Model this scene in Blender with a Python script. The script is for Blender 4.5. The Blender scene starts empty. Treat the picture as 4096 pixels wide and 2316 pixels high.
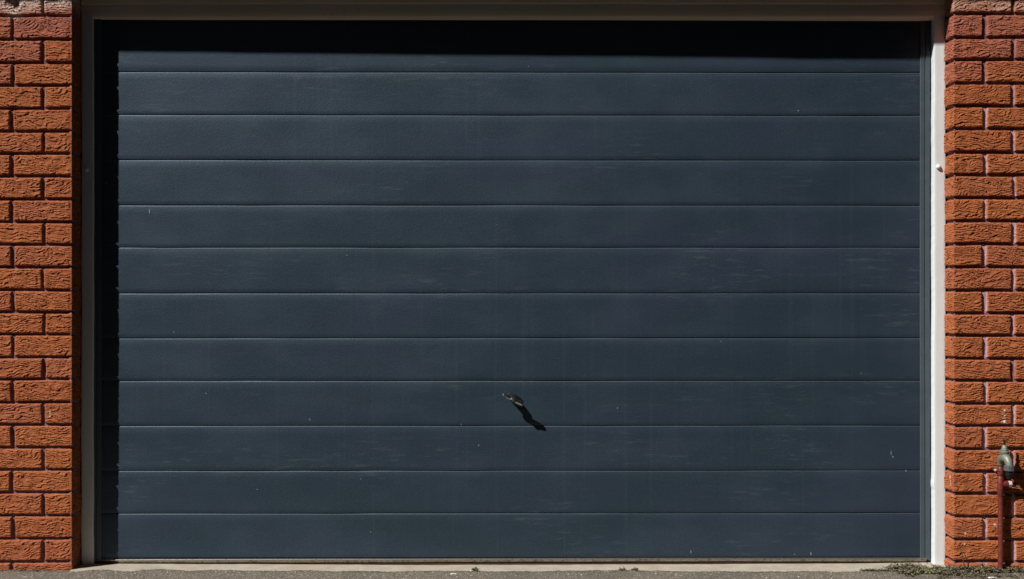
import bpy, math, random
import numpy as np
from mathutils import Vector, Matrix

S = bpy.context.scene
COL = S.collection
random.seed(7)
rng = np.random.default_rng(11)

# ------------------------------------------------------------------ camera, sky, sun, exposure
CAM_D, CAM_Z, PPM = 4.5, 1.06, 1058.0          # distance to the brick face, height, scale
cam = bpy.data.cameras.new('camera'); cam.lens = 41.84; cam.sensor_width = 36
cam.clip_start = 0.05; cam.clip_end = 2000
co = bpy.data.objects.new('camera', cam); COL.objects.link(co)
co.location = (0, -CAM_D, CAM_Z); co.rotation_euler = (math.radians(90), 0, 0)
S.camera = co

TX, TZ = 1.41, 1.65                            # sun travel per metre of depth
sd = Vector((-TX, -1, TZ)).normalized()
W = bpy.data.worlds.new('World'); S.world = W; W.use_nodes = True
wn = W.node_tree; bg = wn.nodes['Background']
sky = wn.nodes.new('ShaderNodeTexSky'); sky.sky_type = 'NISHITA'; sky.sun_disc = False
sky.sun_elevation = math.asin(sd.z); sky.sun_rotation = math.atan2(sd.x, sd.y)
wn.links.new(sky.outputs[0], bg.inputs[0]); bg.inputs[1].default_value = 0.05
sl = bpy.data.lights.new('sun', 'SUN'); sl.energy = 5.0; sl.angle = math.radians(0.5)
sl.color = (1.0, 0.965, 0.91)
so = bpy.data.objects.new('sun', sl); COL.objects.link(so); so.location = (-4, -4, 6)
so.rotation_euler = sd.to_track_quat('Z', 'Y').to_euler()
S.view_settings.view_transform = 'Standard'; S.view_settings.look = 'None'
S.view_settings.gamma = 1; S.view_settings.exposure = 0.22
S.render.resolution_x = 1024; S.render.resolution_y = 579

# ------------------------------------------------------------------ helpers
def P(px, py, y=0.0):
    """the spot on the wall whose depth is y that I measured on the survey grid"""
    k = (CAM_D + y) / CAM_D / PPM
    return Vector(((px - 2048) * k, y, CAM_Z + (1158 - py) * k))

def tag(o, label=None, cat=None, group=None, kind=None):
    if label: o['label'] = label
    if cat: o['category'] = cat
    if group: o['group'] = group
    if kind: o['kind'] = kind
    return o

def link(name, me, mat=None, parent=None, smooth=False):
    o = bpy.data.objects.new(name, me); COL.objects.link(o)
    if mat: me.materials.append(mat)
    if smooth:
        me.polygons.foreach_set('use_smooth', np.ones(len(me.polygons), dtype=bool))
    if parent: o.parent = parent; o.matrix_parent_inverse = Matrix.Translation(parent.location).inverted()
    return o

def empty(name, loc):
    o = bpy.data.objects.new(name, None); COL.objects.link(o); o.location = loc
    o.empty_display_size = 0.1
    return o

class MB:
    def __init__(s): s.v = []; s.f = []
    def add(s, vs, fs):
        b = len(s.v); s.v += [tuple(v) for v in vs]; s.f += [tuple(b + i for i in f) for f in fs]; return s
    def box(s, a, b, c=0.0):
        """box from a to b with chamfer c"""
        x0, y0, z0 = a; x1, y1, z1 = b
        if c <= 0:
            vs = [(x, y, z) for x in (x0, x1) for y in (y0, y1) for z in (z0, z1)]
            return s.add(vs, [(0,1,3,2),(4,6,7,5),(0,4,5,1),(2,3,7,6),(0,2,6,4),(1,5,7,3)])
        import bmesh
        bm = bmesh.new(); bmesh.ops.create_cube(bm, size=1)
        for v in bm.verts:
            v.co = Vector(((x0+x1)/2 + v.co.x*(x1-x0), (y0+y1)/2 + v.co.y*(y1-y0), (z0+z1)/2 + v.co.z*(z1-z0)))
        bmesh.ops.bevel(bm, geom=list(bm.edges), offset=c, segments=2, profile=0.5, affect='EDGES')
        bm.verts.index_update()
        s.add([v.co.copy() for v in bm.verts], [[v.index for v in f.verts] for f in bm.faces]); bm.free(); return s
    def tube(s, pts, radii, n=20, cap=True):
        pts = [Vector(p) for p in pts]
        if not hasattr(radii, '__len__'): radii = [radii]*len(pts)
        rings = []; ref = None
        for i, p in enumerate(pts):
            t = (pts[min(i+1, len(pts)-1)] - pts[max(i-1, 0)])
            t = t.normalized() if t.length > 1e-9 else Vector((0,0,1))
            if ref is None:
                ref = Vector((0,1,0)) if abs(t.y) < .8 else Vector((1,0,0))
            u = (ref - t*ref.dot(t)).normalized(); w = t.cross(u); ref = u
            rings.append([p + (u*math.cos(2*math.pi*k/n) + w*math.sin(2*math.pi*k/n))*radii[i] for k in range(n)])
        vs = [v for r in rings for v in r]; fs = []
        for i in range(len(rings)-1):
            for k in range(n):
                a = i*n+k; b = i*n+(k+1) % n
                fs.append((a, b, b+n, a+n))
        if cap:
            fs.append(tuple(range(n))[::-1]); fs.append(tuple((len(rings)-1)*n+k for k in range(n)))
        return s.add(vs, fs)
    def extrude_x(s, prof, xs, wob=None):
        """profile [(y,z)] extruded along the stations xs"""
        n = len(prof); vs = []
        for x in xs:
            for (y, z) in prof:
                dy, dz = wob(x, z) if wob else (0, 0)
                vs.append((x, y+dy, z+dz))
        fs = []
        for i in range(len(xs)-1):
            for k in range(n-1):
                a = i*n+k; fs.append((a, a+n, a+n+1, a+1))
        return s.add(vs, fs)
    def build(s, name, mat, parent=None, smooth=False):
        me = bpy.data.meshes.new(name); me.from_pydata(s.v, [], s.f); me.update()
        import bmesh
        bm = bmesh.new(); bm.from_mesh(me); bmesh.ops.recalc_face_normals(bm, faces=bm.faces); bm.to_mesh(me); bm.free()
        o = link(name, me, mat, parent, False)
        if smooth:
            me.polygons.foreach_set('use_smooth', np.ones(len(me.polygons), dtype=bool))
            me.set_sharp_from_angle(angle=math.radians(38))
        return o

def grid_mesh(name, X, Y, Z, flip=False):
    """X,Y,Z (rows, cols) -> mesh, fast"""
    r, c = X.shape
    me = bpy.data.meshes.new(name)
    me.vertices.add(r*c)
    me.vertices.foreach_set('co', np.stack([X, Y, Z], -1).astype(np.float32).ravel())
    i = np.arange(r-1)[:, None]*c + np.arange(c-1)[None, :]
    q = np.stack([i, i+1, i+c+1, i+c], -1).reshape(-1, 4)
    if flip: q = q[:, ::-1]
    nf = len(q)
    me.loops.add(nf*4); me.loops.foreach_set('vertex_index', q.astype(np.int32).ravel())
    me.polygons.add(nf); me.polygons.foreach_set('loop_start', np.arange(nf, dtype=np.int32)*4)
    me.update(calc_edges=True); me.validate()
    return me

def attr(me, name, arr):
    a = me.attributes.new(name, 'FLOAT', 'POINT'); a.data.foreach_set('value', arr.astype(np.float32).ravel())

def h2(ix, iy, seed):
    v = (ix.astype(np.int64)*374761393 + iy.astype(np.int64)*668265263 + seed*974634777) & 0xffffffff
    v = ((v ^ (v >> 13)) * 1274126177) & 0xffffffff
    v = ((v ^ (v >> 16)) * 2246822519) & 0xffffffff
    return ((v ^ (v >> 15)) & 0xffffff) / float(0xffffff)

def vn(x, y, seed=0):
    x0 = np.floor(x); y0 = np.floor(y); fx = x-x0; fy = y-y0
    fx = fx*fx*(3-2*fx); fy = fy*fy*(3-2*fy)
    a = h2(x0, y0, seed); b = h2(x0+1, y0, seed); c = h2(x0, y0+1, seed); d = h2(x0+1, y0+1, seed)
    return (a*(1-fx)+b*fx)*(1-fy) + (c*(1-fx)+d*fx)*fy

def fbm(x, y, seed=0, o=4):
    t = 0; a = .5; n = 0
    for i in range(o):
        t = t + a*vn(x, y, seed+i*17); n += a; a *= .5; x = x*2.03+3.1; y = y*2.03+1.7
    return t/n
def sst(a, b, x):
    t = np.clip((x-a)/(b-a), 0, 1); return t*t*(3-2*t)

# ------------------------------------------------------------------ material helpers
class M:
    def __init__(s, name):
        s.m = bpy.data.materials.new(name); s.m.use_nodes = True
        s.t = s.m.node_tree; s.b = s.t.nodes['Principled BSDF']
        s.co = s.n('ShaderNodeTexCoord').outputs['Object']
    def n(s, ty, **kw):
        nd = s.t.nodes.new(ty)
        for k, v in kw.items(): setattr(nd, k, v)
        return nd
    def set(s, sock, v):
        if isinstance(v, bpy.types.NodeSocket): s.t.links.new(v, sock)
        else: sock.default_value = v
    def P(s, **kw):
        for k, v in kw.items(): s.set(s.b.inputs[k.replace('_', ' ')], (*v, 1) if isinstance(v, tuple) and len(v) == 3 else v)
    def map(s, scale=(1,1,1), rot=(0,0,0), loc=(0,0,0)):
        m = s.n('ShaderNodeMapping'); s.set(m.inputs[0], s.co)
        m.inputs['Scale'].default_value = scale; m.inputs['Rotation'].default_value = rot; m.inputs['Location'].default_value = loc
        return m.outputs[0]
    def noise(s, scale=5, detail=4, rough=.5, vec=None, dist=0):
        n = s.n('ShaderNodeTexNoise'); s.set(n.inputs['Vector'], vec or s.co)
        n.inputs['Scale'].default_value = scale; n.inputs['Detail'].default_value = detail
        n.inputs['Roughness'].default_value = rough; n.inputs['Distortion'].default_value = dist
        return n.outputs['Fac']
    def voro(s, scale=5, vec=None, feat='F1', out='Distance'):
        n = s.n('ShaderNodeTexVoronoi', feature=feat); s.set(n.inputs['Vector'], vec or s.co)
        n.inputs['Scale'].default_value = scale; return n.outputs[out]
    def ramp(s, fac, a, b, lo=0.0, hi=1.0):
        r = s.n('ShaderNodeMapRange', clamp=True); r.interpolation_type = 'SMOOTHSTEP'
        s.set(r.inputs[0], fac); r.inputs[1].default_value = a; r.inputs[2].default_value = b
        r.inputs[3].default_value = lo; r.inputs[4].default_value = hi
        return r.outputs[0]
    def math(s, op, a, b=0.0):
        m = s.n('ShaderNodeMath', operation=op); s.set(m.inputs[0], a); s.set(m.inputs[1], b); return m.outputs[0]
    def mix(s, fac, a, b):
        m = s.n('ShaderNodeMix', data_type='RGBA'); s.set(m.inputs[0], fac)
        s.set(m.inputs[6], (*a, 1) if isinstance(a, tuple) else a); s.set(m.inputs[7], (*b, 1) if isinstance(b, tuple) else b)
        return m.outputs[2]
    def attr(s, name):
        return s.n('ShaderNodeAttribute', attribute_name=name).outputs['Fac']
    def bump(s, h, strength=.3, dist=.01, prev=None):
        b = s.n('ShaderNodeBump'); s.set(b.inputs['Height'], h)
        b.inputs['Strength'].default_value = strength; b.inputs['Distance'].default_value = dist
        if prev is not None: s.set(b.inputs['Normal'], prev)
        s.set(s.b.inputs['Normal'], b.outputs[0]); return b.outputs[0]

# brick
def brick_material():
    m = M('rock_face_brick')
    tone = m.attr('tone'); burn = m.attr('burn'); mor = m.attr('mortar'); st = m.attr('stain')
    n1 = m.noise(45, 5, .6); n2 = m.noise(260, 3, .6); n3 = m.noise(9, 3, .5)
    c = m.mix(m.ramp(n1, .36, .66), (.322, .088, .029), (.395, .124, .041))
    c = m.mix(m.ramp(tone, 0, 1, 0, .30), c, (.28, .072, .030))
    c = m.mix(m.ramp(n2, .58, .75, 0, .45), c, (.48, .22, .10))
    c = m.mix(m.ramp(m.noise(120, 2, .5), .60, .72, 0, .4), c, (.26, .07, .04))
    c = m.mix(m.math('MULTIPLY', burn, m.ramp(m.math('ADD', m.math('MULTIPLY', n1, .6), m.math('MULTIPLY', n3, .4)), .36, .58, .25, .95)), c, (.31, .10, .072))
    mc = m.mix(m.ramp(n1, .3, .7), (.15, .060, .060), (.25, .125, .13))
    mc = m.mix(m.attr('pale'), mc, (.44, .27, .29))  # lighter mortar colour paints in the sunlit look of the joints
    c = m.mix(mor, c, mc)
    c = m.mix(m.math('MULTIPLY', st, m.ramp(m.noise(170, 3, .6), .38, .56)), c, (.66, .58, .50))
    m.P(Base_Color=c, Roughness=.86)
    m.b.inputs['Specular IOR Level'].default_value = .25
    m.bump(n2, .5, .0012)
    return m.m

def paint_material(name, a, b, rough=.45, dirt=(.25,.22,.18), grain=(60, 60, 4), bs=.12, dirt_amt=.3, spec=.5):
    m = M(name)
    n = m.noise(3, 5, .6); g = m.noise(1, 4, .6, m.map(grain))
    c = m.mix(m.ramp(n, .3, .7), a, b)
    c = m.mix(m.ramp(m.noise(30, 5, .7), .58, .78, 0, dirt_amt), c, dirt)
    m.P(Base_Color=c, Roughness=m.ramp(m.noise(20, 3, .5), .3, .7, rough-.08, rough+.1))
    m.b.inputs['Specular IOR Level'].default_value = spec
    m.bump(g, bs, .003)
    return m.m

def door_material():
    m = M('slate_blue_paint')
    rnd = m.noise(1, 4, .6, m.map((1.3, 1, 2.2)))
    cloud = m.noise(1, 5, .6, m.map((3.5, 1, 6)))
    streak = m.noise(1, 3, .6, m.map((42, 1, .7)))
    grain = m.noise(1, 4, .65, m.map((30, 1, 420)))
    fine = m.noise(900, 2, .6); mid = m.noise(140, 4, .65)
    hz = m.noise(1, 5, .7, m.map((9, 1, 75), (0, .09, 0)))
    c = m.mix(m.ramp(rnd, .35, .65), (.0165, .0295, .0430), (.0215, .0325, .0540))
    c = m.mix(m.ramp(cloud, .45, .7, 0, .20), c, (.036, .052, .074))
    c = m.mix(m.ramp(streak, .56, .75, 0, .16), c, (.055, .072, .088))
    dust = m.math('MULTIPLY', m.ramp(hz, .53, .66), m.ramp(m.noise(1, 3, .5, m.map((1.6, 1, 4), (0, 0, 0), (3, 0, 1))), .48, .66, 0, .30))
    c = m.mix(dust, c, (.095, .115, .130))
    c = m.mix(m.ramp(m.noise(330, 3, .7), .56, .70, 0, .40), c, (.085, .105, .12))
    c = m.mix(m.ramp(mid, .60, .74, 0, .35), c, (.016, .022, .028))
    sp = m.voro(11); spn = m.noise(2.5, 2, .5)
    c = m.mix(m.math('MULTIPLY', m.ramp(sp, .022, .014), m.ramp(m.noise(7, 1, .5), .52, .56)), c, (.45, .47, .46))
    sx = m.n('ShaderNodeSeparateXYZ'); m.set(sx.inputs[0], m.co)
    kd = (CAM_D+.1135)/CAM_D/PPM
    ch = 0.0
    for px, py, wx, wz in ((600, 845, .0022, .0085), (1845, 1700, .0018, .006), (1915, 1781, .0018, .004), (3567, 1812, .002, .008), (3574, 1828, .0025, .004), (3245, 2216, .0028, .006), (3179, 2218, .002, .002), (3627, 1884, .003, .003), (697, 1328, .0025, .002), (825, 1573, .0025, .0025), (1240, 1678, .0022, .003), (2470, 1632, .002, .003), (1483, 2127, .002, .002), (2885, 1366, .002, .002), (1443, 1915, .002, .002), (2764, 2208, .002, .006)):
        ax = m.math('DIVIDE', m.math('SUBTRACT', sx.outputs[0], (px-2048)*kd), wx)
        az = m.math('DIVIDE', m.math('SUBTRACT', sx.outputs[2], CAM_Z+(1158-py)*kd - .01*0), wz)
        d = m.math('ADD', m.math('MULTIPLY', ax, ax), m.math('MULTIPLY', az, az))
        ch = m.math('MAXIMUM', m.math('LESS_THAN', d, 1.0), ch)
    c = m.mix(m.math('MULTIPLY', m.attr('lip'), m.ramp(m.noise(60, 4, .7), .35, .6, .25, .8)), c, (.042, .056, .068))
    c = m.mix(ch, c, (.19, .21, .21))
    m.P(Base_Color=c, Roughness=m.ramp(cloud, .3, .7, .47, .55))
    m.b.inputs['Specular IOR Level'].default_value = .70
    m.b.inputs['Specular Tint'].default_value = (.60, .80, 1, 1)
    b = m.bump(grain, .16, .0016); b = m.bump(mid, .34, .0018, b); m.bump(fine, .40, .0008, b)
    return m.m

def asphalt_material():
    m = M('worn_asphalt')
    v = m.voro(260, out='Color'); sep = m.n('ShaderNodeSeparateColor'); m.set(sep.inputs[0], v)
    n = m.noise(40, 5, .65); big = m.noise(4, 4, .6)
    c = m.mix(m.ramp(sep.outputs[0], 0, 1), (.10, .085, .068), (.23, .195, .155))
    c = m.mix(m.ramp(n, .35, .65, 0, .5), c, (.12, .105, .085))
    c = m.mix(m.ramp(sep.outputs[1], .965, .985), c, (.48, .45, .40))
    c = m.mix(m.ramp(sep.outputs[2], .90, .95, 0, .8), c, (.03, .028, .026))
    c = m.mix(m.ramp(big, .48, .62, 0, .3), c, (.07, .066, .058))
    moss = m.attr('moss')
    c = m.mix(m.math('MULTIPLY', moss, m.ramp(m.noise(28, 5, .7), .38, .56)), c, (.050, .048, .030))
    edge = m.attr('edge')
    c = m.mix(m.math('MULTIPLY', edge, m.ramp(m.noise(22, 5, .7), .42, .58, 0, .75)), c, (.055, .05, .045))
    m.P(Base_Color=c, Roughness=.9)
    m.b.inputs['Specular IOR Level'].default_value = .3
    m.bump(n, .4, .003)
    return m.m

def concrete_material():
    m = M('pale_concrete')
    n = m.noise(14, 5, .65); f = m.noise(260, 3, .6)
    c = m.mix(m.ramp(n, .3, .7), (.33, .29, .23), (.42, .38, .31))
    c = m.mix(m.ramp(m.noise(3, 3, .5), .5, .7, 0, .4), c, (.38, .27, .18))
    c = m.mix(m.ramp(m.noise(55, 4, .7), .60, .75, 0, .6), c, (.13, .115, .09))
    c = m.mix(m.ramp(f, .62, .75, 0, .5), c, (.16, .14, .12))
    m.P(Base_Color=c, Roughness=.9); m.bump(f, .3, .002)
    return m.m

def metal_material(name, col, rough, metallic=1.0, dirt=None, ns=60, bs=.1):
    m = M(name); n = m.noise(ns, 4, .6)
    c = m.mix(m.ramp(n, .45, .7), col, dirt or tuple(x*.6 for x in col))
    m.P(Base_Color=c, Roughness=m.ramp(n, .3, .7, max(rough-.06, .03), rough+.12), Metallic=metallic)
    m.bump(n, bs, .001)
    return m.m

MAT = dict(
    brick=brick_material(), door=door_material(), asphalt=asphalt_material(), concrete=concrete_material(),
    white=paint_material('white_gloss_paint', (.64, .69, .71), (.68, .73, .745), .35, (.55, .53, .50), (40, 40, 3), .10, .18),
    cream=paint_material('cream_timber_paint', (.74, .66, .53), (.80, .72, .60), .5, (.26, .20, .14), (4, 40, 60), .15, .35),
    stile=paint_material('slate_blue_trim_paint', (.050, .072, .088), (.058, .080, .096), .5, (.03, .04, .05), (60, 60, 4), .1, .2),
    alloy=metal_material('dull_aluminium', (.40, .38, .34), .32, .9, (.20, .17, .14)),
    rubber=metal_material('maroon_rubber', (.05, .018, .015), .7, 0.0),
    chrome=metal_material('worn_chrome', (.85, .85, .87), .17, 1.0, (.20, .19, .20), 200, .15),
    darkmetal=metal_material('dark_lock_metal', (.035, .035, .04), .35, .6),
    redpipe=metal_material('red_oxide_pipe_paint', (.125, .026, .019), .38, 0.0, (.20, .035, .03), 90, .2),
    redpipe2=metal_material('maroon_fitting_paint', (.15, .022, .026), .20, 0.0, (.13, .02, .025), 90, .2),
    bronze=metal_material('weathered_tap_bronze', (.22, .24, .19), .5, .35, (.13, .15, .12), 120, .3),
    brass=metal_material('aged_brass', (.34, .26, .12), .4, .8, (.16, .11, .05), 150, .2),
    brightnut=metal_material('bright_brass_nut', (.85, .84, .80), .30, .35, (.6, .55, .45)),
    plastic=metal_material('grey_plastic', (.085, .10, .105), .45, 0.0),
    blackplastic=metal_material('black_plastic', (.008, .008, .009), .4, 0.0),
    screw=metal_material('chalky_screw', (.55, .50, .42), .6, .2, (.30, .24, .18)),
    soil=metal_material('dry_twig', (.055, .035, .022), .9, 0.0),
    render_=metal_material('plain_masonry', (.35, .30, .25), .9, 0.0),
    pebble=metal_material('pale_stone', (.62, .60, .55), .8, 0.0),
)

# ------------------------------------------------------------------ brick walls (real relief, bricks modelled in the surface)
BEDS_L = [62,156,250,341,433,525,614,705,797,888,978,1069,1160,1249,1338,1430,1518,1610,1699,1791,1880,1971,2063,2155,2248]
BEDS_R = [54,149,238,332,423,515,609,700,792,884,977,1069,1163,1255,1344,1436,1524,1616,1705,1797,1888,1977,2069,2160,2248]

def brick_wall(side, corner_px, beds_px, seed):
    """side -1 left wall, +1 right wall; s = distance from the corner outwards, negative into the reveal"""
    xc = (corner_px - 2048)/PPM
    beds = [CAM_Z + (1158-p)/PPM for p in beds_px]                 # descending
    beds = [beds[0] + .0862*i for i in range(9, 0, -1)] + beds + [beds[-1] - .0862]
    beds = np.array(beds[::-1])                                     # ascending
    R = .007 if side > 0 else .004
    zs = np.concatenate([np.arange(-.06, 2.20, .0017), np.arange(2.20, 2.51, .02)])
    s_in = -np.concatenate([np.arange(0.135, 0, -.0022)])
    s_in = np.concatenate([[-.235, -.2, -.16], s_in])
    s_out = np.concatenate([np.arange(0, .30, .0019), np.arange(.30, 1.75, .008)])
    ss = np.concatenate([s_in, s_out])
    U, Z = np.meshgrid(ss, zs)
    # slight waviness of the joints
    zw = Z + .0022*(fbm(U*9+seed, Z*4, seed+1, 3)-.5)*2
    k = np.searchsorted(beds, zw.ravel()).reshape(zw.shape)        # course number, 1..n
    k = np.clip(k, 1, len(beds)-1)
    zb = beds[k-1]; zt = beds[k]
    ntop = len(beds)-1
    # course parity: lowest full visible course is between beds[1] and beds[2]
    hdr = ((k % 2) == 0) if side < 0 else ((k % 2) == 1)
    # k==2 is (2248..2155): header course left; stretcher right
    jw = .0052 + .0035*h2(k, k*0+3, seed+5)*(1 if side > 0 else .55) + (.0022*sst(.55, .75, Z)*sst(1.45, 1.25, Z) if side > 0 else 0)
    def jit(n): return .006*(h2(k, n, seed+9)-.5)
    firstH = .110 if side < 0 else .1225
    firstS = .2275 if side < 0 else .230
    f0 = np.where(hdr, firstH, firstS)
    su = U + .0016*(vn(U*60, Z*45, seed+3)-.5)*2
    # outside: joints at f0 + n*.24 ; inside: joints at -(.115 or .23) - n*.24
    nn = np.floor((su - f0)/.2405 + .5)
    nn = np.maximum(nn, 0)
    jpos = f0 + nn*.2405 + jit(nn)
    d_h_out = np.abs(su - jpos)
    inn = np.where(hdr, -.23, -.115)
    d_h_in = np.abs(su - inn)
    d_h = np.minimum(d_h_out, d_h_in) - jw
    idx = np.where(su < inn, -2, np.where(su < f0+jit(nn*0), -1, np.floor((su - f0)/.2405)))
    if side < 0:       # top course on the left: extra half brick and a raked out joint
        topc = (zw > beds[-10]) & (zw < beds[-9])
        ex = .207
        d_h = np.where(topc, np.minimum(np.abs(su-.112)-.004, np.abs(su-ex-.006)-.011 + np.where(zw-zb < .03, .02, 0)), d_h)
        idx = np.where(topc, np.where(su < .112, 0, np.where(su < ex, 1, 2)), idx)
    bw = .0048 + .0012*h2(k, k*0+8, seed)
    d_v = np.minimum(zw - zb, zt - zw) - bw
    if side > 0: d_v = np.minimum(d_v, np.where((zw-zb) < (zt-zw), zw-zb-bw-.001, 9))
    d_edge = np.minimum(d_h, d_v) + .0016*(vn(U*180, Z*180, seed+21)-.5)
    inside = sst(-.0006, .0014, d_edge)
    # worn corners of each brick
    tone = h2(k, idx, seed+31); r2 = h2(k, idx, seed+32); r3 = h2(k, idx, seed+33)
    # torn, bark like relief: short flakes whose lower lip overhangs
    A = U + side*0; 
    wx = fbm(U*15+r3*7, Z*34+r2*9, seed+40, 3)
    wy = vn(U*90, Z*130, seed+41)
    tilt = (r2-.5)*.5
    ph = (Z + tilt*U*.6)/.0106 + 2.5*(wx-.5)*2 + .45*(wy-.5) + r3*5 + 1.1*(vn(U*16, Z*12, seed+42)-.5)*2
    fr = ph - np.floor(ph)
    ph2 = (Z - tilt*U*.4)/.0082 + 2.0*(fbm(U*26, Z*50, seed+44, 3)-.5)*2 + r2*3
    fr2 = ph2 - np.floor(ph2)
    am = sst(.25, .46, fbm(U*26, Z*55, seed+46, 3))
    am2 = sst(.38, .58, fbm(U*55, Z*80, seed+47, 2))
    def flake(f, a, e): return a*((1-f)**1.0)*sst(0, .025, f) - e*np.exp(-((1-f)/.10)**2)
    rel = am*flake(fr, .0034, .0032) + am2*flake(fr2, .0014, .0016)
    rel += .0006*(fbm(U*240, Z*260, seed+48, 2)-.5) + .0030*(fbm(U*30, Z*22, seed+49, 2)-.5)
    edgefade = .35 + .65*sst(0, .007, d_edge)
    face = rel*edgefade + .0025*(r3-.5) + (tone-.5)*.0015
    pill = -.0022 -.0008*(1-sst(0, .004, d_edge))
    mort_d = (-.0115 if side > 0 else 1)*(1 if side > 0 else (-.0015 - .0110*h2(k, k*0+77, seed)*sst(-.05,.0,-np.abs(U)) - .0090*sst(.004, .022, U))) + .0016*(fbm(U*90, Z*90, seed+60, 3)-.5) + .0025*(vn(U*14, Z*14, seed+61)-.5)
    if side < 0: face = face*(.25+.75*sst(.002, .016, np.abs(U-.003)))
    H = mort_d*(1-inside) + (face+pill)*inside
    if side < 0:
        hole = np.exp(-(((U-.222)/.016)**2 + ((Z-2.147)/.020)**2))
        H = H - .012*hole
    # map onto the rounded corner
    # arc centre at s=0 : front plane y=0, reveal plane x=xc
    out = np.clip(U, R, None) - R
    ins = np.clip(-U, R, None) - R
    ang = np.clip((R-U)/(2*R), 0, 1)*math.pi/2                    # 0 on the front, 90deg on the reveal
    # local frame: a = outward from corner centre, front normal (0,-1)
    ca = np.cos(ang); sa = np.sin(ang)
    cx = R; cy = R
    px_ = cx - R*sa + out - H*sa                                   # distance from reveal plane outwards
    py_ = cy - R*ca + ins - H*ca
    X = xc + side*px_; Y = py_
    me = grid_mesh('brick_wall', X, Y, Z, flip=(side < 0))
    mor = 1-sst(.35, .6, inside)
    attr(me, 'mortar', mor); attr(me, 'tone', tone)
    ztop = np.clip((Z-1.6)/.5, 0, 1)
    burn = np.clip(sst(.45, .90, r2 + .50*ztop) * (.15+.85*ztop) + .15*sst(.8, 1, r2), 0, 1)
    attr(me, 'burn', burn)
    attr(me, 'pale', (d_h < d_v)*(sst(.15, .35, fbm(U*9, Z*7, seed+90, 2)))*sst(1.95, 1.7, Z) if side > 0 else U*0)  # sunlight painted into the mortar of the right wall's head joints
    st = .85*sst(2.085, 2.15, Z + .03*(fbm(U*25, Z*25, seed+70, 3)-.5)*2)*(1 if side < 0 else .45)
    if side < 0:
        st = np.maximum(st, .8*np.exp(-(((U-.222)/.03)**2 + ((Z-2.105)/.022)**2)))
        px0, py0 = 199, 1655
        s0 = xc - (px0-2048)/PPM; z0 = CAM_Z+(1158-py0)/PPM
        st = np.maximum(st, .8*(np.abs(U-s0) < .0025)*(np.abs(Z-z0) < .012))
    else:
        for (px0, py0, wx0, hz0) in ((4017, 1642, .004, .003), (4013, 1654, .006, .0025), (4019, 1664, .003, .003), (4018, 1676, .008, .003), (4015, 1685, .007, .003), (4022, 1691, .006, .0025), (3862, 2135, .002, .007), (3858, 2177, .002, .005), (3875, 2060, .004, .004), (3981, 2100, .004, .005), (3785, 1925, .002, .02)):
            s0 = (px0-2048)/PPM - xc; z0 = CAM_Z+(1158-py0)/PPM
            st = np.maximum(st, 1.6*np.exp(-(((U-s0)/wx0)**4 + ((Z-z0)/hz0)**4)) )
    st = np.maximum(st, .75*mor*0)
    attr(me, 'stain', np.clip(st, 0, 1.2))
    o = link('brick_wall', me, MAT['brick'])
    return o, xc

wl, XL = brick_wall(-1, 289, BEDS_L, 101)
tag(wl, 'orange rock-faced brick wall to the left of the garage door, no pipe on it', 'brick wall', 'brick walls beside the garage door')
wr, XR = brick_wall(1, 3812, BEDS_R, 577)
tag(wr, 'orange rock-faced brick wall to the right of the garage door, behind the red pipe and tap', 'brick wall', 'brick walls beside the garage door')

# ------------------------------------------------------------------ garage building behind (shell, roof, eave)
gb = empty('garage_building', (0, 3, 0))
tag(gb, 'garage building whose eave shades the top of the brick walls and door', 'building')
m_ = MB()
for a, b in (((-3.40, .245, -.1), (-3.16, 6, 2.50)), ((3.16, .245, -.1), (3.40, 6, 2.50)), ((-3.16, 5.8, -.1), (3.16, 6, 2.50))): m_.box(a, b)
m_.build('wall', MAT['render_'], gb)
OH = .34
ZE = CAM_Z + (1158-6)/PPM + TZ*OH
m_ = MB().box((-3.9, -OH+.022, ZE+.012), (3.9, .60, ZE+.030)); m_.build('soffit', MAT['cream'], gb)
m_ = MB().box((-3.9, -OH, ZE), (3.9, -OH+.02, ZE+.19), .002); m_.build('fascia', MAT['cream'], gb)
m_ = MB().add([(-3.9,-OH+.02,ZE+.15),(3.9,-OH+.02,ZE+.15),(3.9,6.3,ZE+1.9),(-3.9,6.3,ZE+1.9),(-3.9,-OH+.02,ZE+.185),(3.9,-OH+.02,ZE+.185),(3.9,6.3,ZE+1.94),(-3.9,6.3,ZE+1.94)],
              [(0,1,2,3),(4,5,6,7),(0,1,5,4),(1,2,6,5),(2,3,7,6),(3,0,4,7)])
m_.build('roof', MAT['render_'], gb)

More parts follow.
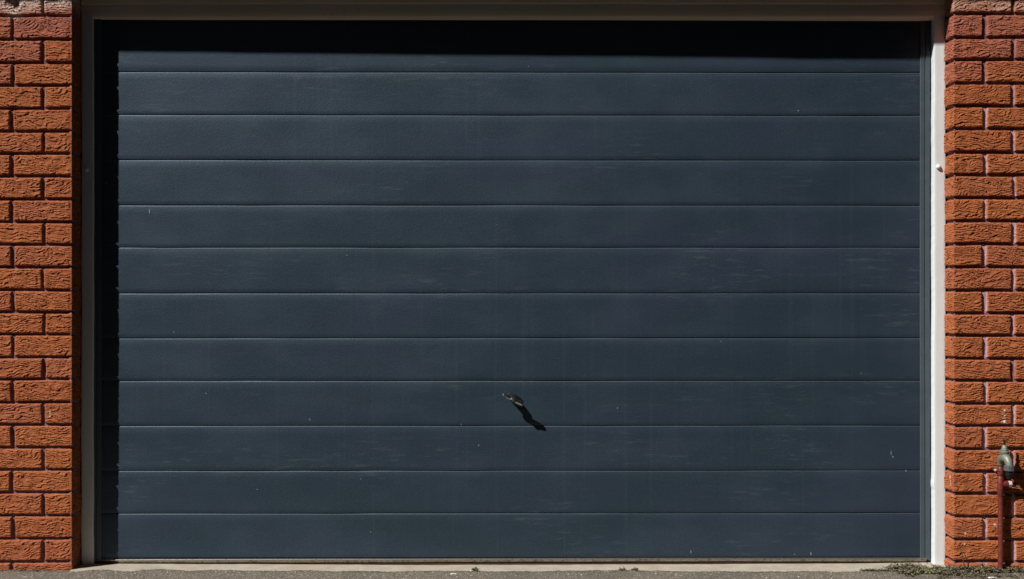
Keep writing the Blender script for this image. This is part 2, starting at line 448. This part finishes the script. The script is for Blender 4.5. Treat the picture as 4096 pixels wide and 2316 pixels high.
# ------------------------------------------------------------------ door frame
YF = .088
fr = empty('door_frame', (0, YF, 0))
tag(fr, 'painted timber door frame of white jambs and cream lintel around the slate door', 'door frame')
zl = P(0, 62, YF).z
def jamb(x0, x1, seed, lit):
    """a vertical post, front arris rounded and uneven with old paint"""
    zs = np.concatenate([[-.0], np.arange(.008, zl+.004, .006)])
    r = .0022; w = x1-x0
    prof = []
    depth = .062
    inner = 1 if x0 < 0 else -1
    base = [(x0, YF+depth), (x0, YF+r), (x0+r*.3, YF+r*.3), (x0+r, YF), (x0+w*.25, YF), (x0+w*.5, YF), (x0+w*.75, YF), (x1-r, YF), (x1-r*.3, YF+r*.3), (x1, YF+r), (x1, YF+depth)]
    base = np.array(base)
    X = np.tile(base[:, 0], (len(zs), 1)); Y = np.tile(base[:, 1], (len(zs), 1)); Z = np.tile(zs[:, None], (1, len(base)))
    wob = (fbm(zs*6, zs*0+seed, seed, 3)-.5)*.0035
    fine = (fbm(zs*60, zs*0+seed, seed+3, 2)-.5)*.0012
    X += wob[:, None]
    if x0 > 0:
        # knocked and filled arris low on the right hand post
        low = np.exp(-((zs-P(0, 1940, YF).z)/.045)**2)
        jag = (vn(zs*70, zs*0, 5)-.3)*.0065*low + fine
        X[:, 0:4] -= jag[:, None]
    else:
        tear = np.exp(-((zs-P(0, 650, YF).z)/.03)**2)*(vn(zs*90, zs*0, 9)-.2)*.007
        X[:, 0:3] += tear[:, None]
    X[:, -4:] += fine[:, None]*.6
    Y += ((fbm(X*40, Z*5, seed+7, 2)-.5)*.0008)
    me = grid_mesh('jamb', X, Y, Z)
    me.flip_normals() if False else None
    o = link('jamb', me, MAT['white'], fr, smooth=True)
    me.set_sharp_from_angle(angle=math.radians(50))
    # foot and top caps
    return o
JL0, JL1 = P(325, 0, YF).x, P(372, 0, YF).x
JR0, JR1 = P(3737, 0, YF).x, P(3783, 0, YF).x
jl = jamb(JL0, JL1, 3, False); jl['label'] = 'left jamb, all in the shadow of the wall'
jr = jamb(JR0, JR1, 8, True); jr['label'] = 'right jamb, bright white in the sun'
def dome(px, py, par, y=YF, r=.0095, d=.0115):
    c = P(px, py, y); m = MB(); n = 20
    prof = [(r*.98, .001), (r, -.002), (r*.93, -.0055), (r*.74, -.0085), (r*.42, -d*.93), (r*.12, -d)]
    m.tube([(c.x, y+yy, c.z) for _, yy in prof], [rr for rr, _ in prof], n)
    m.build('bolt_cap', MAT['white'], par, True)
dome(346, 678, jl); dome(3753, 668, jr)
# lintel: rounded lower arris, with a cover board above it
pr = [(YF+.06, zl-.014), (YF+.030, zl-.014), (YF+.018, zl-.0125), (YF+.009, zl-.009), (YF+.003, zl-.0045), (YF, zl), (YF, P(0, 40, YF).z), (YF, P(0, 19, YF).z), (YF+.002, P(0, 17, YF).z)]
xs = np.linspace(JL0+.001, JR1, 60)
m_ = MB().extrude_x(pr, xs, lambda x, z: (.0012*math.sin(x*2.1)+.0006*math.sin(x*11), .0012*math.sin(x*1.3+1)))
o = m_.build('lintel', MAT['cream'], fr, True)
zt = P(0, 17, YF).z
m_ = MB().extrude_x([(YF+.004, zt-.002), (YF-.003, zt+.001), (YF-.0045, zt+.004), (YF-.0045, ZE+.01)], xs, lambda x, z: (.0008*math.sin(x*2.6), .0010*math.sin(x*1.3+1)))
m_.build('cover_board', MAT['cream'], fr, True)
MB().box((JL0, YF+.062, zl-.03), (JR1, YF+.09, ZE+.01)).build('head_stop', MAT['cream'], fr)
for x0, x1 in ((JL0-.02, JL1-.004), (JR0+.004, JR1+.02)):
    MB().box((x0, YF+.0625, -.02), (x1, YF+.14, zl-.031)).build('door_stop', MAT['darkmetal'], fr)

# ------------------------------------------------------------------ the door
YDL, YDR = .105, .122
def ydoor(x): return YDL + (YDR-YDL)*(x+1.62)/3.24
dr = empty('garage_door', (0, .114, .01))
tag(dr, 'wide slate-blue tilting garage door of horizontal boards with a small metal handle', 'garage door')
kd = (CAM_D+.1135)/CAM_D/PPM
Zd = lambda py: CAM_Z + (1158-py)*kd
JO = [288.5, 460, 640, 820.5, 989.5, 1172.5, 1352, 1522.5, 1702, 1882, 2052.5]
zb0 = Zd(2230); ztp = Zd(2)
xsd = np.arange(-1.612, 1.600, .012)
rows = []
edges = [ztp] + [Zd(p) for p in JO] + [zb0]
prof = []
for i in range(len(edges)-1):
    t, b = edges[i], edges[i+1]
    n = i
    # board from t (top) to b (bottom): bevelled top lip, dropped lower edge
    lean = .0004*math.sin(i*2.3)
    prof += [(.0034, t+.0006, n), (.0028, t-.0004, n), (.0003, t-.0042, n), (0, t-.0054, n)]
    for f in (.15, .3, .45, .6, .75, .9): prof.append((-.0004+lean*f, t-.0062+(b+.0022-t+.0062)*f, n))
    prof += [(-.0004, b+.0028, n), (.0001, b+.0015, n), (.0034, b+.0010, n)]
PY = np.array([p[0] for p in prof]); PZ = np.array([p[1] for p in prof]); PN = np.array([p[2] for p in prof])
XX = np.tile(xsd[None, :], (len(prof), 1)); ZZ = np.tile(PZ[:, None], (1, len(xsd))); NN = np.tile(PN[:, None], (1, len(xsd)))
zz_w = .0007*(vn(XX*3, NN*3.7, 51)-.5)*2
YY = PY[:, None] + ydoor(XX) + .0016*(vn(XX*1.7, ZZ*1.3, 52)-.5)*2 + .0006*(vn(XX*6, NN*2.3+ZZ*8, 53)-.5)*2
me = grid_mesh('board_panel', XX, YY, ZZ+zz_w)
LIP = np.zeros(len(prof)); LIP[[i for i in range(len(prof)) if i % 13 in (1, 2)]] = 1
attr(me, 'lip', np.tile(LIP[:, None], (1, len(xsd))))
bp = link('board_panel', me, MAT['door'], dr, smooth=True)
me.set_sharp_from_angle(angle=math.radians(25))
for sgn in (-1, 1):
    # edge stile, a folded trim with a shallow groove down it
    xi = P(3680, 0, .12).x; xo = P(3719, 0, .12).x
    w = xo-xi
    pts = [(0, .004), (0.0004, -.0038), (.0018, -.0052), (w*.42, -.0052), (w*.47, -.0028), (w*.55, -.0022), (w*.60, -.0060), (w*.93, -.0066), (w*.99, -.0048), (w, .03)]
    zs = np.linspace(Zd(2241), ztp, 40)
    m_ = MB(); n = len(pts); vs = []; fs = []
    for z in zs:
        for (a, d) in pts:
            x = sgn*(xi+a) + .0006*math.sin(z*3+sgn)
            vs.append((x if sgn > 0 else x-.004, ydoor(sgn*xi)+d, z))
    for i in range(len(zs)-1):
        for k in range(n-1):
            a = i*n+k; fs.append((a, a+1, a+n+1, a+n))
    o = m_.add(vs, fs).build('edge_trim', MAT['stile'], dr, True)
# bottom rail and rubber seal
zr = Zd(2233)
pr = [(.004, zr+.0006), (-.0065, zr+.0002), (-.0085, zr-.0006), (-.0095, zr-.0025), (-.0090, zr-.0048), (-.0066, zr-.0062), (-.0056, zr-.0068), (-.0052, zr-.0078), (-.0020, zr-.0115), (.0010, zr-.0155), (.0030, zr-.0185), (.004, zr-.019)]
xr = np.linspace(-1.615, P(3706, 0, .12).x, 90)
m_ = MB().extrude_x([(0, 0)]*0 + pr, xr, lambda x, z: (ydoor(x)+.0008*math.sin(x*4)+.0004*math.sin(x*17), .0009*math.sin(x*1.1+.4)))
e = len(m_.v); np_ = len(pr)
m_.f.append(tuple(range(np_))); m_.f.append(tuple(e-np_+i for i in range(np_)))
rail = m_.build('bottom_rail', MAT['alloy'], dr, True)
pr = [(.006, zr-.018), (.001, zr-.0188), (-.0012, zr-.021), (-.0006, zr-.0245), (.004, zr-.0265), (.012, zr-.0265)]
m_ = MB().extrude_x(pr, xr, lambda x, z: (ydoor(x)+.0008*math.sin(x*5), .0012*math.sin(x*1.1+.4)+.0006*math.sin(x*23)))
m_.build('rubber_seal', MAT['rubber'], dr, True)

# T handle
hc = P(2052, 1593, .113); hy = ydoor(hc.x)
hd = Vector((math.cos(math.radians(27)), 0, -math.sin(math.radians(27))))   # along the bar
hn = Vector((math.sin(math.radians(27)), 0, math.cos(math.radians(27))))    # across it
hnd = MB()
def loft(mb, secs, n=16):
    """secs: list of (centre, u half axis vector, v half axis vector, squareness)"""
    vs = []; fs = []
    for c, u, v, q in secs:
        for k in range(n):
            t = 2*math.pi*k/n; a, b = math.cos(t), math.sin(t)
            a = math.copysign(abs(a)**q, a); b = math.copysign(abs(b)**q, b)
            vs.append(c + u*a + v*b)
    for i in range(len(secs)-1):
        for k in range(n):
            a = i*n+k; b = i*n+(k+1) % n; fs.append((a, b, b+n, a+n))
    fs.append(tuple(range(n))[::-1]); fs.append(tuple((len(secs)-1)*n+k for k in range(n)))
    mb.add(vs, fs)
yv = Vector((0, 1, 0)); L = .0445; yb = hy-.059
bc = Vector((hc.x, yb, hc.z))
half = ((1.0, .0014, .0020), (.985, .0034, .0040), (.95, .0054, .0062), (.86, .0074, .0076), (.65, .0088, .0080), (.35, .0094, .0084))
secs = [(-f, a, b) for f, a, b in half] + [(0, .0096, .0086)] + [(f, a, b) for f, a, b in half[::-1]]
loft(hnd, [(bc+hd*(L*f), hn*a, yv*b, 1.0) for f, a, b in secs], 8)
h_ = hnd.build('handle', MAT['chrome'], dr); h_.data.set_sharp_from_angle(angle=math.radians(20))
m_ = MB()
loft(m_, [(Vector((hc.x, hy-.002, hc.z))+hd*.002, hd*.0190, hn*.0135, .9), (Vector((hc.x, hy-.022, hc.z))+hd*.001, hd*.0160, hn*.0125, .9), (Vector((hc.x, hy-.044, hc.z)), hd*.0135, hn*.0115, .9)], 24)
m_.build('stem', MAT['darkmetal'], h_, True)
m_ = MB()
pc_ = Vector((hc.x, hy, hc.z)) + hd*.006 + hn*.003
loft(m_, [(pc_-yv*.0002, hd*.033, hn*.0145, .85), (pc_-yv*.004, hd*.032, hn*.0138, .85), (pc_-yv*.0055, hd*.029, hn*.011, .85)], 28)
m_.build('base_plate', MAT['darkmetal'], h_, True)
# lock barrel through the middle of the bar, with its rim and keyway plug
lc = bc + hd*.001
m_ = MB()
def ring(y, rad): return (lc+yv*y, rad)
m_.tube([lc-yv*.002, lc-yv*.0098, lc-yv*.0108, lc-yv*.0108, lc-yv*.0098], [.0106, .0104, .0098, .0086, .0084], 28, cap=False)
m_.build('lock_rim', MAT['chrome'], h_, True)
m_ = MB().tube([lc-yv*.002, lc-yv*.0100, lc-yv*.0110, lc-yv*.0114], [.0082, .0082, .0060, .0020], 24)
m_.box((lc.x-.0008, lc.y-.0120, lc.z-.004), (lc.x+.0008, lc.y-.0112, lc.z+.004))
m_.build('lock_cylinder', MAT['alloy'], h_, True)

# ------------------------------------------------------------------ ground and threshold
def axis(fine0, fine1, step, far0, far1):
    a = list(np.arange(fine0, fine1, step)); d = step; x = a[-1]
    while x < far1: d *= 1.28; x += d; a.append(x)
    d = step; x = a[0]; l = []
    while x > far0: d *= 1.28; x -= d; l.append(x)
    return np.array(l[::-1]+a)
gx = axis(-2.10, 2.10, .0028, -400, 400); gy = np.concatenate([axis(-.22, .035, .0028, -400, .03), [.036, .0362, .6, 12, 60, 400]])
GX, GY = np.meshgrid(gx, gy)
near = sst(.9, .25, -GY)*sst(2.9, 2.3, np.abs(GX))
edge_y = -.012 + .012*(fbm(GX*2, GX*0+2, 71, 3)-.5)*2*.8 + .012*(fbm(GX*40, GX*0, 72, 3)-.5) + .018*sst(-.6, -1.5, GX)
GZ = -.0035 + near*(.0016*(fbm(GX*210, GY*210, 73, 3)-.5)*2 + .003*(vn(GX*9, GY*14, 74)-.5)*2 + .0012*(h2(np.floor(GX*150), np.floor(GY*150), 75)-.5))
over = (GY - edge_y)                              # beyond the edge the asphalt thins out under the concrete
behind_brick = ((GX < XL) | (GX > XR))
GZ = GZ + .0035*near*sst(.02, -.004, over)*1.0
drop = np.where(behind_brick, 0, sst(-.006, .012, over)*.02)
GZ = GZ - drop
GZ = np.where(GY > .0361, -.03, GZ)
me = grid_mesh('ground', GX, GY, GZ)
moss = sst(1.38, 1.62, GX + .1*(fbm(GX*8, GY*20, 77, 3)-.5))*sst(-.17, -.04, GY + .06*(fbm(GX*14, GY*14, 78, 3)-.5)*2)
moss = np.maximum(moss, .8*sst(-.06, -.01, GY)*sst(XL+.02, XL-.02, GX)*.5)
attr(me, 'moss', moss)
attr(me, 'edge', np.exp(-((over+.012)/.016)**2)*near)
g = link('ground', me, MAT['asphalt']); tag(g, kind='structure')
tx = np.arange(XL-.004, XR+.004, .006); ty = np.array([-.05, -.03, -.015, 0, .015, .03, .05, .07, .09, .11, .13, .20, .6])
TXX, TY = np.meshgrid(tx, ty)
TZZ = -.0048 - TY*.012 + .0062*np.clip(np.abs(TXX)/1.62, 0, 1)**3 + .0022*(fbm(TXX*3, TY*8, 81, 3)-.5)*2 + .0008*(vn(TXX*60, TY*60, 82)-.5)
TZZ += -.004*sst(.01, -.05, TY)
me = grid_mesh('threshold', TXX, TY, TZZ)
t_ = link('threshold', me, MAT['concrete'], smooth=True); tag(t_, kind='structure')

# ------------------------------------------------------------------ standpipe with tap
PX, PYY = P(4002, 0, -.023).x, -.023
def Q(px, py, y=PYY): return P(px, py, y)
tp = empty('garden_tap', (PX, PYY, 0))
tag(tp, 'weathered garden tap on a red painted standpipe fixed to the right brick wall', 'tap')
zt0 = Q(0, 1850).z
ptube = MB().tube([(PX+.0005*math.sin(z*9), PYY, z) for z in np.linspace(-.02, zt0, 30)], [.0094]*30, 24)
pipe = ptube.build('pipe', MAT['redpipe'], tp, True)
m_ = MB()
for a, b in ((1868, 1902), (1906, 1984)):
    m_ = MB().tube([(PX, PYY, Q(0, b).z), (PX, PYY, Q(0, b-2).z), (PX, PYY, Q(0, a+2).z), (PX, PYY, Q(0, a).z)], [.0100, .0112, .0112, .0100], 24)
    m_.build('coupling', MAT['redpipe'], pipe, True)
m_ = MB().tube([(PX, PYY, Q(0, 2100).z), (PX, PYY, Q(0, 2098).z), (PX, PYY, Q(0, 2095).z)], [.0096, .0106, .0096], 24)
m_.build('coupling', MAT['redpipe'], pipe, True)
# branch to the right
by = Q(0, 1936).z
def X_(px, y=PYY): return P(px, 0, y).x
bt = MB().tube([(PX, PYY, by), (X_(4014), PYY, by), (X_(4015), PYY, by), (X_(4031), PYY-.001, by), (X_(4032), PYY-.001, by)], [.0104, .0108, .0125, .0125, .0112], 24)
bt.tube([(X_(4045), PYY-.001, by), (X_(4046), PYY-.001, by), (X_(4061), PYY-.001, by-.0005), (X_(4062), PYY-.001, by-.0005)], [.0098, .0108, .0102, .0080], 24)
br = bt.build('branch', MAT['redpipe2'], tp, True)
m_ = MB().tube([(X_(4032), PYY-.001, by), (X_(4033), PYY-.001, by), (X_(4044), PYY-.001, by), (X_(4045), PYY-.001, by)], [.0105, .0128, .0128, .0105], 6)
m_.build('nut', MAT['brightnut'], br)
m_ = MB().tube([(X_(4061), PYY-.001, by-.0005), (X_(4075), PYY-.001, by-.001), (X_(4079), PYY-.001, by-.001)], [.0055, .0055, .0035], 16)
m_.build('plug', MAT['bronze'], br, True)
# tap body: inlet rises off the pipe, swells, and the spout bends forward and down to the right
fwd = Vector((.16, -.987, 0))
def B(px, py, f=0.0):
    y = PYY + fwd.y*f
    return Vector((PX + fwd.x*f, y, P(0, py, y).z))
body = MB()
pth = [B(0, 1860), B(0, 1852), B(0, 1843, .003), B(0, 1835, .011), B(0, 1830, .024), B(0, 1832, .037), B(0, 1839, .047), B(0, 1850, .0555), B(0, 1862, .058), B(0, 1870, .058)]
body.tube(pth, [.0108, .0128, .0145, .0165, .0180, .0165, .0148, .0136, .0128, .0128], 24)
nk = .027
body.tube([B(0, 1826, nk), B(0, 1815, nk), B(0, 1812, nk), B(0, 1806, nk), B(0, 1804, nk)], [.0135, .0150, .0172, .0172, .0150], 28)
tb = body.build('tap_body', MAT['bronze'], tp, True)
m_ = MB().tube([B(0, 1806, nk), B(0, 1805, nk), B(0, 1799, nk), B(0, 1797, nk)], [.0138, .0150, .0150, .0125], 6)
m_.tube([B(0, 1798, nk), B(0, 1793, nk), B(0, 1786, nk), B(0, 1782, nk), B(0, 1780, nk)], [.0118, .0112, .0098, .0070, .0052], 24)
bon = m_.build('bonnet', MAT['bronze'], tb, True)
m_ = MB().tube([B(0, 1782, nk), B(0, 1762, nk)], [.0036, .0034], 14)
c = B(0, 1761, nk); hb = Vector((.82, .57, 0)).normalized()
pts = [c+hb*t for t in (-.0205, -.0190, -.014, -.007, 0, .007, .014, .0190, .0205)]
pts = [p+Vector((0, 0, .002*abs((p-c).length/.0165))) for p in pts]
m_.tube(pts, [.0025, .0042, .0036, .0034, .0050, .0034, .0036, .0042, .0025], 14)
m_.tube([c+Vector((0,0,-.004)), c+Vector((0,0,.003)), c+Vector((0,0,.005))], [.0055, .0055, .003], 14)
m_.build('tap_handle', MAT['brass'], tp, True)
# hose connector
sp = .058
conn = MB(); n = 28
zc0, zc1 = B(0, 1862, sp).z, B(0, 1883, sp).z
ctr = B(0, 1862, sp)
vs = []; fs = []
for zi, (z, s_) in enumerate(((zc0, .0135), (zc0, .0182), (zc0-.001, .0190), (zc1+.001, .0190), (zc1, .0182), (zc1, .010))):
    for k in range(n):
        t = 2*math.pi*k/n; r = s_*(1.0 + (.045 if k % 2 else 0))
        vs.append((ctr.x+r*math.cos(t), ctr.y+r*math.sin(t), z))
for i in range(5):
    for k in range(n):
        a = i*n+k; b = i*n+(k+1) % n; fs.append((a, b, b+n, a+n))
conn.add(vs, fs)
cc = conn.build('hose_connector', MAT['plastic'], tp, False)
m_ = MB().tube([B(0, 1882, sp), B(0, 1900, sp), B(0, 1903, sp), B(0, 1914, sp), B(0, 1916, sp)], [.0142, .0138, .0105, .0098, .0085], 24)
nz = m_.build('nozzle', MAT['blackplastic'], cc, True)
# saddle clip with its screw
sc = Q(3981, 1880, -.004)
m_ = MB().box((sc.x-.003, -.006, sc.z-.006), (PX+.014, -.0045, sc.z+.006), .0006)
m_.tube([(PX-.0108, -.005, sc.z), (PX-.0118, PYY+.004, sc.z), (PX-.0118, PYY-.004, sc.z), (PX-.007, PYY-.0102, sc.z)], .0014, 8)
cl = m_.build('clip', MAT['redpipe'], tp, True)
m_ = MB().tube([(sc.x, -.002, sc.z), (sc.x, -.010, sc.z), (sc.x, -.0125, sc.z)], [.0052, .0056, .003], 16)
m_.build('screw', MAT['screw'], cl, True)

# ------------------------------------------------------------------ weeds, twig, loose stones
def leaf_material():
    m = M('weed_leaf'); t = m.attr('tone')
    r = m.n('ShaderNodeValToRGB'); m.set(r.inputs[0], t)
    el = r.color_ramp.elements; el[0].position = 0; el[0].color = (.11, .085, .060, 1)
    el[1].position = 1; el[1].color = (.20, .26, .045, 1)
    for p, c in ((.3, (.19, .15, .105, 1)), (.55, (.085, .080, .045, 1)), (.8, (.09, .12, .030, 1))):
        e = el.new(p); e.color = c
    m.P(Base_Color=r.outputs[0], Roughness=.75)
    return m.m
MLEAF = leaf_material()
def gz(x, y): return -0.0025
R_ = random.Random(5)
def weeds(name, spots):
    """spots: (x, y, rx, ry, n, height, green)"""
    V = []; F = []; T = []
    for (x, y, rx, ry, n, h, gr) in spots:
        for _ in range(n):
            cx = x + R_.gauss(0, rx*.5); cy = min(y + R_.gauss(0, ry*.5), -.001 if (cx < XL or cx > XR) else .06)
            tone = max(0, min(1, R_.choice((.05, .25, .35, .5, .6)) + R_.uniform(-.1, .1) + (gr if R_.random() < gr else 0)))
            hh = h*R_.uniform(.3, 1.1)
            # a sprig: a curved stalk with small leaves on both sides
            az = R_.uniform(0, 6.283); lean = R_.uniform(.3, 1.5); L = hh*R_.uniform(.8, 1.5)
            nseg = 4; p = Vector((cx, cy, gz(cx, cy)))
            d = Vector((math.cos(az)*lean, math.sin(az)*lean, 1)).normalized()
            for s_ in range(nseg):
                q = p + d*(L/nseg)
                d = (d + Vector((R_.uniform(-.3, .3), R_.uniform(-.3, .3), -.18))).normalized()
                w = .0005
                b = len(V); V += [p+Vector((w,0,0)), p-Vector((w,0,0)), q-Vector((w,0,0)), q+Vector((w,0,0))]; F.append((b,b+1,b+2,b+3)); T += [tone*.6]*4
                for sgn in (-1, 1):
                    a2 = R_.uniform(0, 6.283); ll = R_.uniform(.0035, .0095)*(.6+.4*h/.013); ww = ll*R_.uniform(.25, .45)
                    dd = Vector((math.cos(a2), math.sin(a2), R_.uniform(-.1, .9))).normalized()
                    sdv = dd.cross(Vector((R_.uniform(-.4,.4), R_.uniform(-.4,.4), 1))).normalized()*ww
                    up = Vector((0, 0, ll*.15))
                    b = len(V); V += [q, q+dd*ll*.5+sdv+up, q+dd*ll, q+dd*ll*.5-sdv+up]
                    F.append((b, b+1, b+2, b+3)); tt = max(0, min(1, tone+R_.uniform(-.12, .12))); T += [tt]*4
                p = q
    me = bpy.data.meshes.new(name); me.from_pydata([tuple(v) for v in V], [], F); me.update()
    attr(me, 'tone', np.array(T)); return link(name, me, MLEAF)
gxp = lambda px: (px-2048)/PPM*.985
sp_ = []
for px in range(3475, 3600, 9): sp_.append((gxp(px), -.012+R_.uniform(-.006, .006), .010, .006, 10, .007, .05))
for i in range(46): 
    px = R_.uniform(3600, 3850); sp_.append((gxp(px), R_.uniform(-.080, .045), .026, .020, 30, R_.choice((.010, .014, .022)), .12))
for px, y_ in ((3640, -.055), (3660, -.060), (3680, -.058), (3700, -.050), (3720, -.06), (3755, -.055)): sp_.append((gxp(px), y_, .018, .010, 30, .013, .85))
for i in range(34):
    px = R_.uniform(3830, 4200); sp_.append((gxp(px), R_.uniform(-.05, -.006), .022, .014, 26, .016, .22))
for px in (3862, 3885, 3905, 3960, 3985): sp_.append((gxp(px), -.016, .010, .008, 26, .020, .45))
for i in range(16): sp_.append((gxp(R_.uniform(3720, 4150)), R_.uniform(-.13, -.07), .03, .02, 20, .008, .1))
for i in range(7): sp_.append((gxp(R_.uniform(-200, 190)), -.012, .015, .005, 8, .006, .1))
w_ = weeds('weeds', sp_)
tag(w_, 'low straggly weeds and dry moss at the foot of the right jamb and wall', 'weeds', kind='stuff')
for i, (px, lab) in enumerate(((1898, 'tiny dry weed tuft on the threshold edge left of the handle'), (2496, 'tiny dark weed tuft on the threshold edge, left one of a close pair'), (2546, 'tiny dark weed tuft on the threshold edge, right one of a close pair'))):
    o = weeds('weed_tuft', [(gxp(px), -.010, .010, .005, 26, .012, .1)]); tag(o, lab, 'weed', 'weed tufts along the threshold edge')
a, b = P(3838, 2185, -.012), P(3868, 2293, -.035)
m_ = MB(); pts = [a.lerp(b, t)+Vector((.0015*math.sin(t*7), 0, .002*math.sin(t*9))) for t in np.linspace(0, 1, 9)]
m_.tube(pts, [.0008, .0012, .0016, .0018, .0018, .0020, .0022, .0022, .0016], 8)
tw = m_.build('twig', MAT['soil'], None, True); tag(tw, 'thin dark twig leaning against the right brick wall beside the white jamb', 'twig')

def stone(px, py, sx, sy, sz, lab, seed):
    r = random.Random(seed)
    # where the line of sight meets the ground
    yy = (CAM_Z/((py-1158)/PPM) - 1)*CAM_D if False else CAM_D*CAM_Z*PPM/(py-1158) - CAM_D
    k = (CAM_D+yy)/CAM_D/PPM; c = Vector(((px-2048)*k, yy, -.002+sz*.55))
    import bmesh
    bm = bmesh.new(); bmesh.ops.create_icosphere(bm, subdivisions=2, radius=1)
    for v in bm.verts:
        f = 1 + r.uniform(-.22, .22); v.co = Vector((v.co.x*sx*f, v.co.y*sy*f, v.co.z*sz*f))
    me = bpy.data.meshes.new('pebble'); bm.to_mesh(me); bm.free()
    o = link('pebble', me, MAT['pebble']); o.location = c; tag(o, lab, 'pebble', 'loose pale stones on the asphalt')
stone(1812, 2295, .013, .006, .0022, 'flat pale chip on the asphalt edge, longest of the loose stones', 1)
stone(1888, 2283, .007, .004, .0022, 'small pale chip against the threshold beside the dry weed tuft', 2)
stone(523, 2297, .0032, .003, .0022, 'small round white stone near the left wall', 3)
stone(2064, 2304, .003, .003, .002, 'tiny white stone below the door handle', 4)
stone(2624, 2295, .0035, .003, .0022, 'small white stone right of the pair of weed tufts', 5)
stone(3194, 2307, .0032, .003, .002, 'tiny white stone in front of the right end of the door', 6)
stone(2327, 2298, .003, .003, .002, 'tiny white stone just left of the pair of weed tufts', 7)
stone(3965, 2311, .022, .010, .003, 'broad flat pale stone on the asphalt near the foot of the red pipe', 8)

# ------------------------------------------------------------------ unseen leaf mass added behind the camera to cut sky light and ground bounce
def blocker_material():
    m = M('blocker_foliage'); m.P(Base_Color=m.mix(m.ramp(m.noise(3, 4, .6), .35, .65), (.018, .028, .014), (.04, .06, .025)), Roughness=.8)
    return m.m
MF = blocker_material()
rr = np.random.default_rng(3)
V = []
def clumps(x0, y0, x1, y1, n, top):
    t = rr.random(n); z = top*rr.random(n)**.8; e = rr.normal(0, .8, (n, 2))
    hmax = top*(.96+.03*np.sin(t*17)+.01*np.sin(t*41)); z = z*hmax/top
    return np.stack([x0+(x1-x0)*t+e[:,0]*.6, y0+(y1-y0)*t+e[:,1]*.6, z], 1)
pc = np.concatenate([clumps(-20, -7.9, 15, -7.9, 16000, 10.7), clumps(9.5, -8, 9.5, 2, 5500, 15.0), clumps(-13, -8, -13, 1, 3500, 9.5)])
n = len(pc); a = rr.normal(0, 1, (n, 3)); a /= np.linalg.norm(a, axis=1)[:, None]
b = np.cross(a, rr.normal(0, 1, (n, 3))); b /= np.linalg.norm(b, axis=1)[:, None]
sz = rr.uniform(.25, .6, (n, 1)); a *= sz; b *= sz
vv = np.stack([pc-a, pc-b*.7, pc+a, pc+b*.7], 1).reshape(-1, 3)
me = bpy.data.meshes.new('sky_blocker'); me.from_pydata(vv.tolist(), [], np.arange(n*4).reshape(-1, 4).tolist()); me.update()
tr = link('sky_blocker', me, MF)
tag(tr, 'dark leaf mass added out of view opposite the garage to block sky light', 'sky_blocker', kind='stuff')
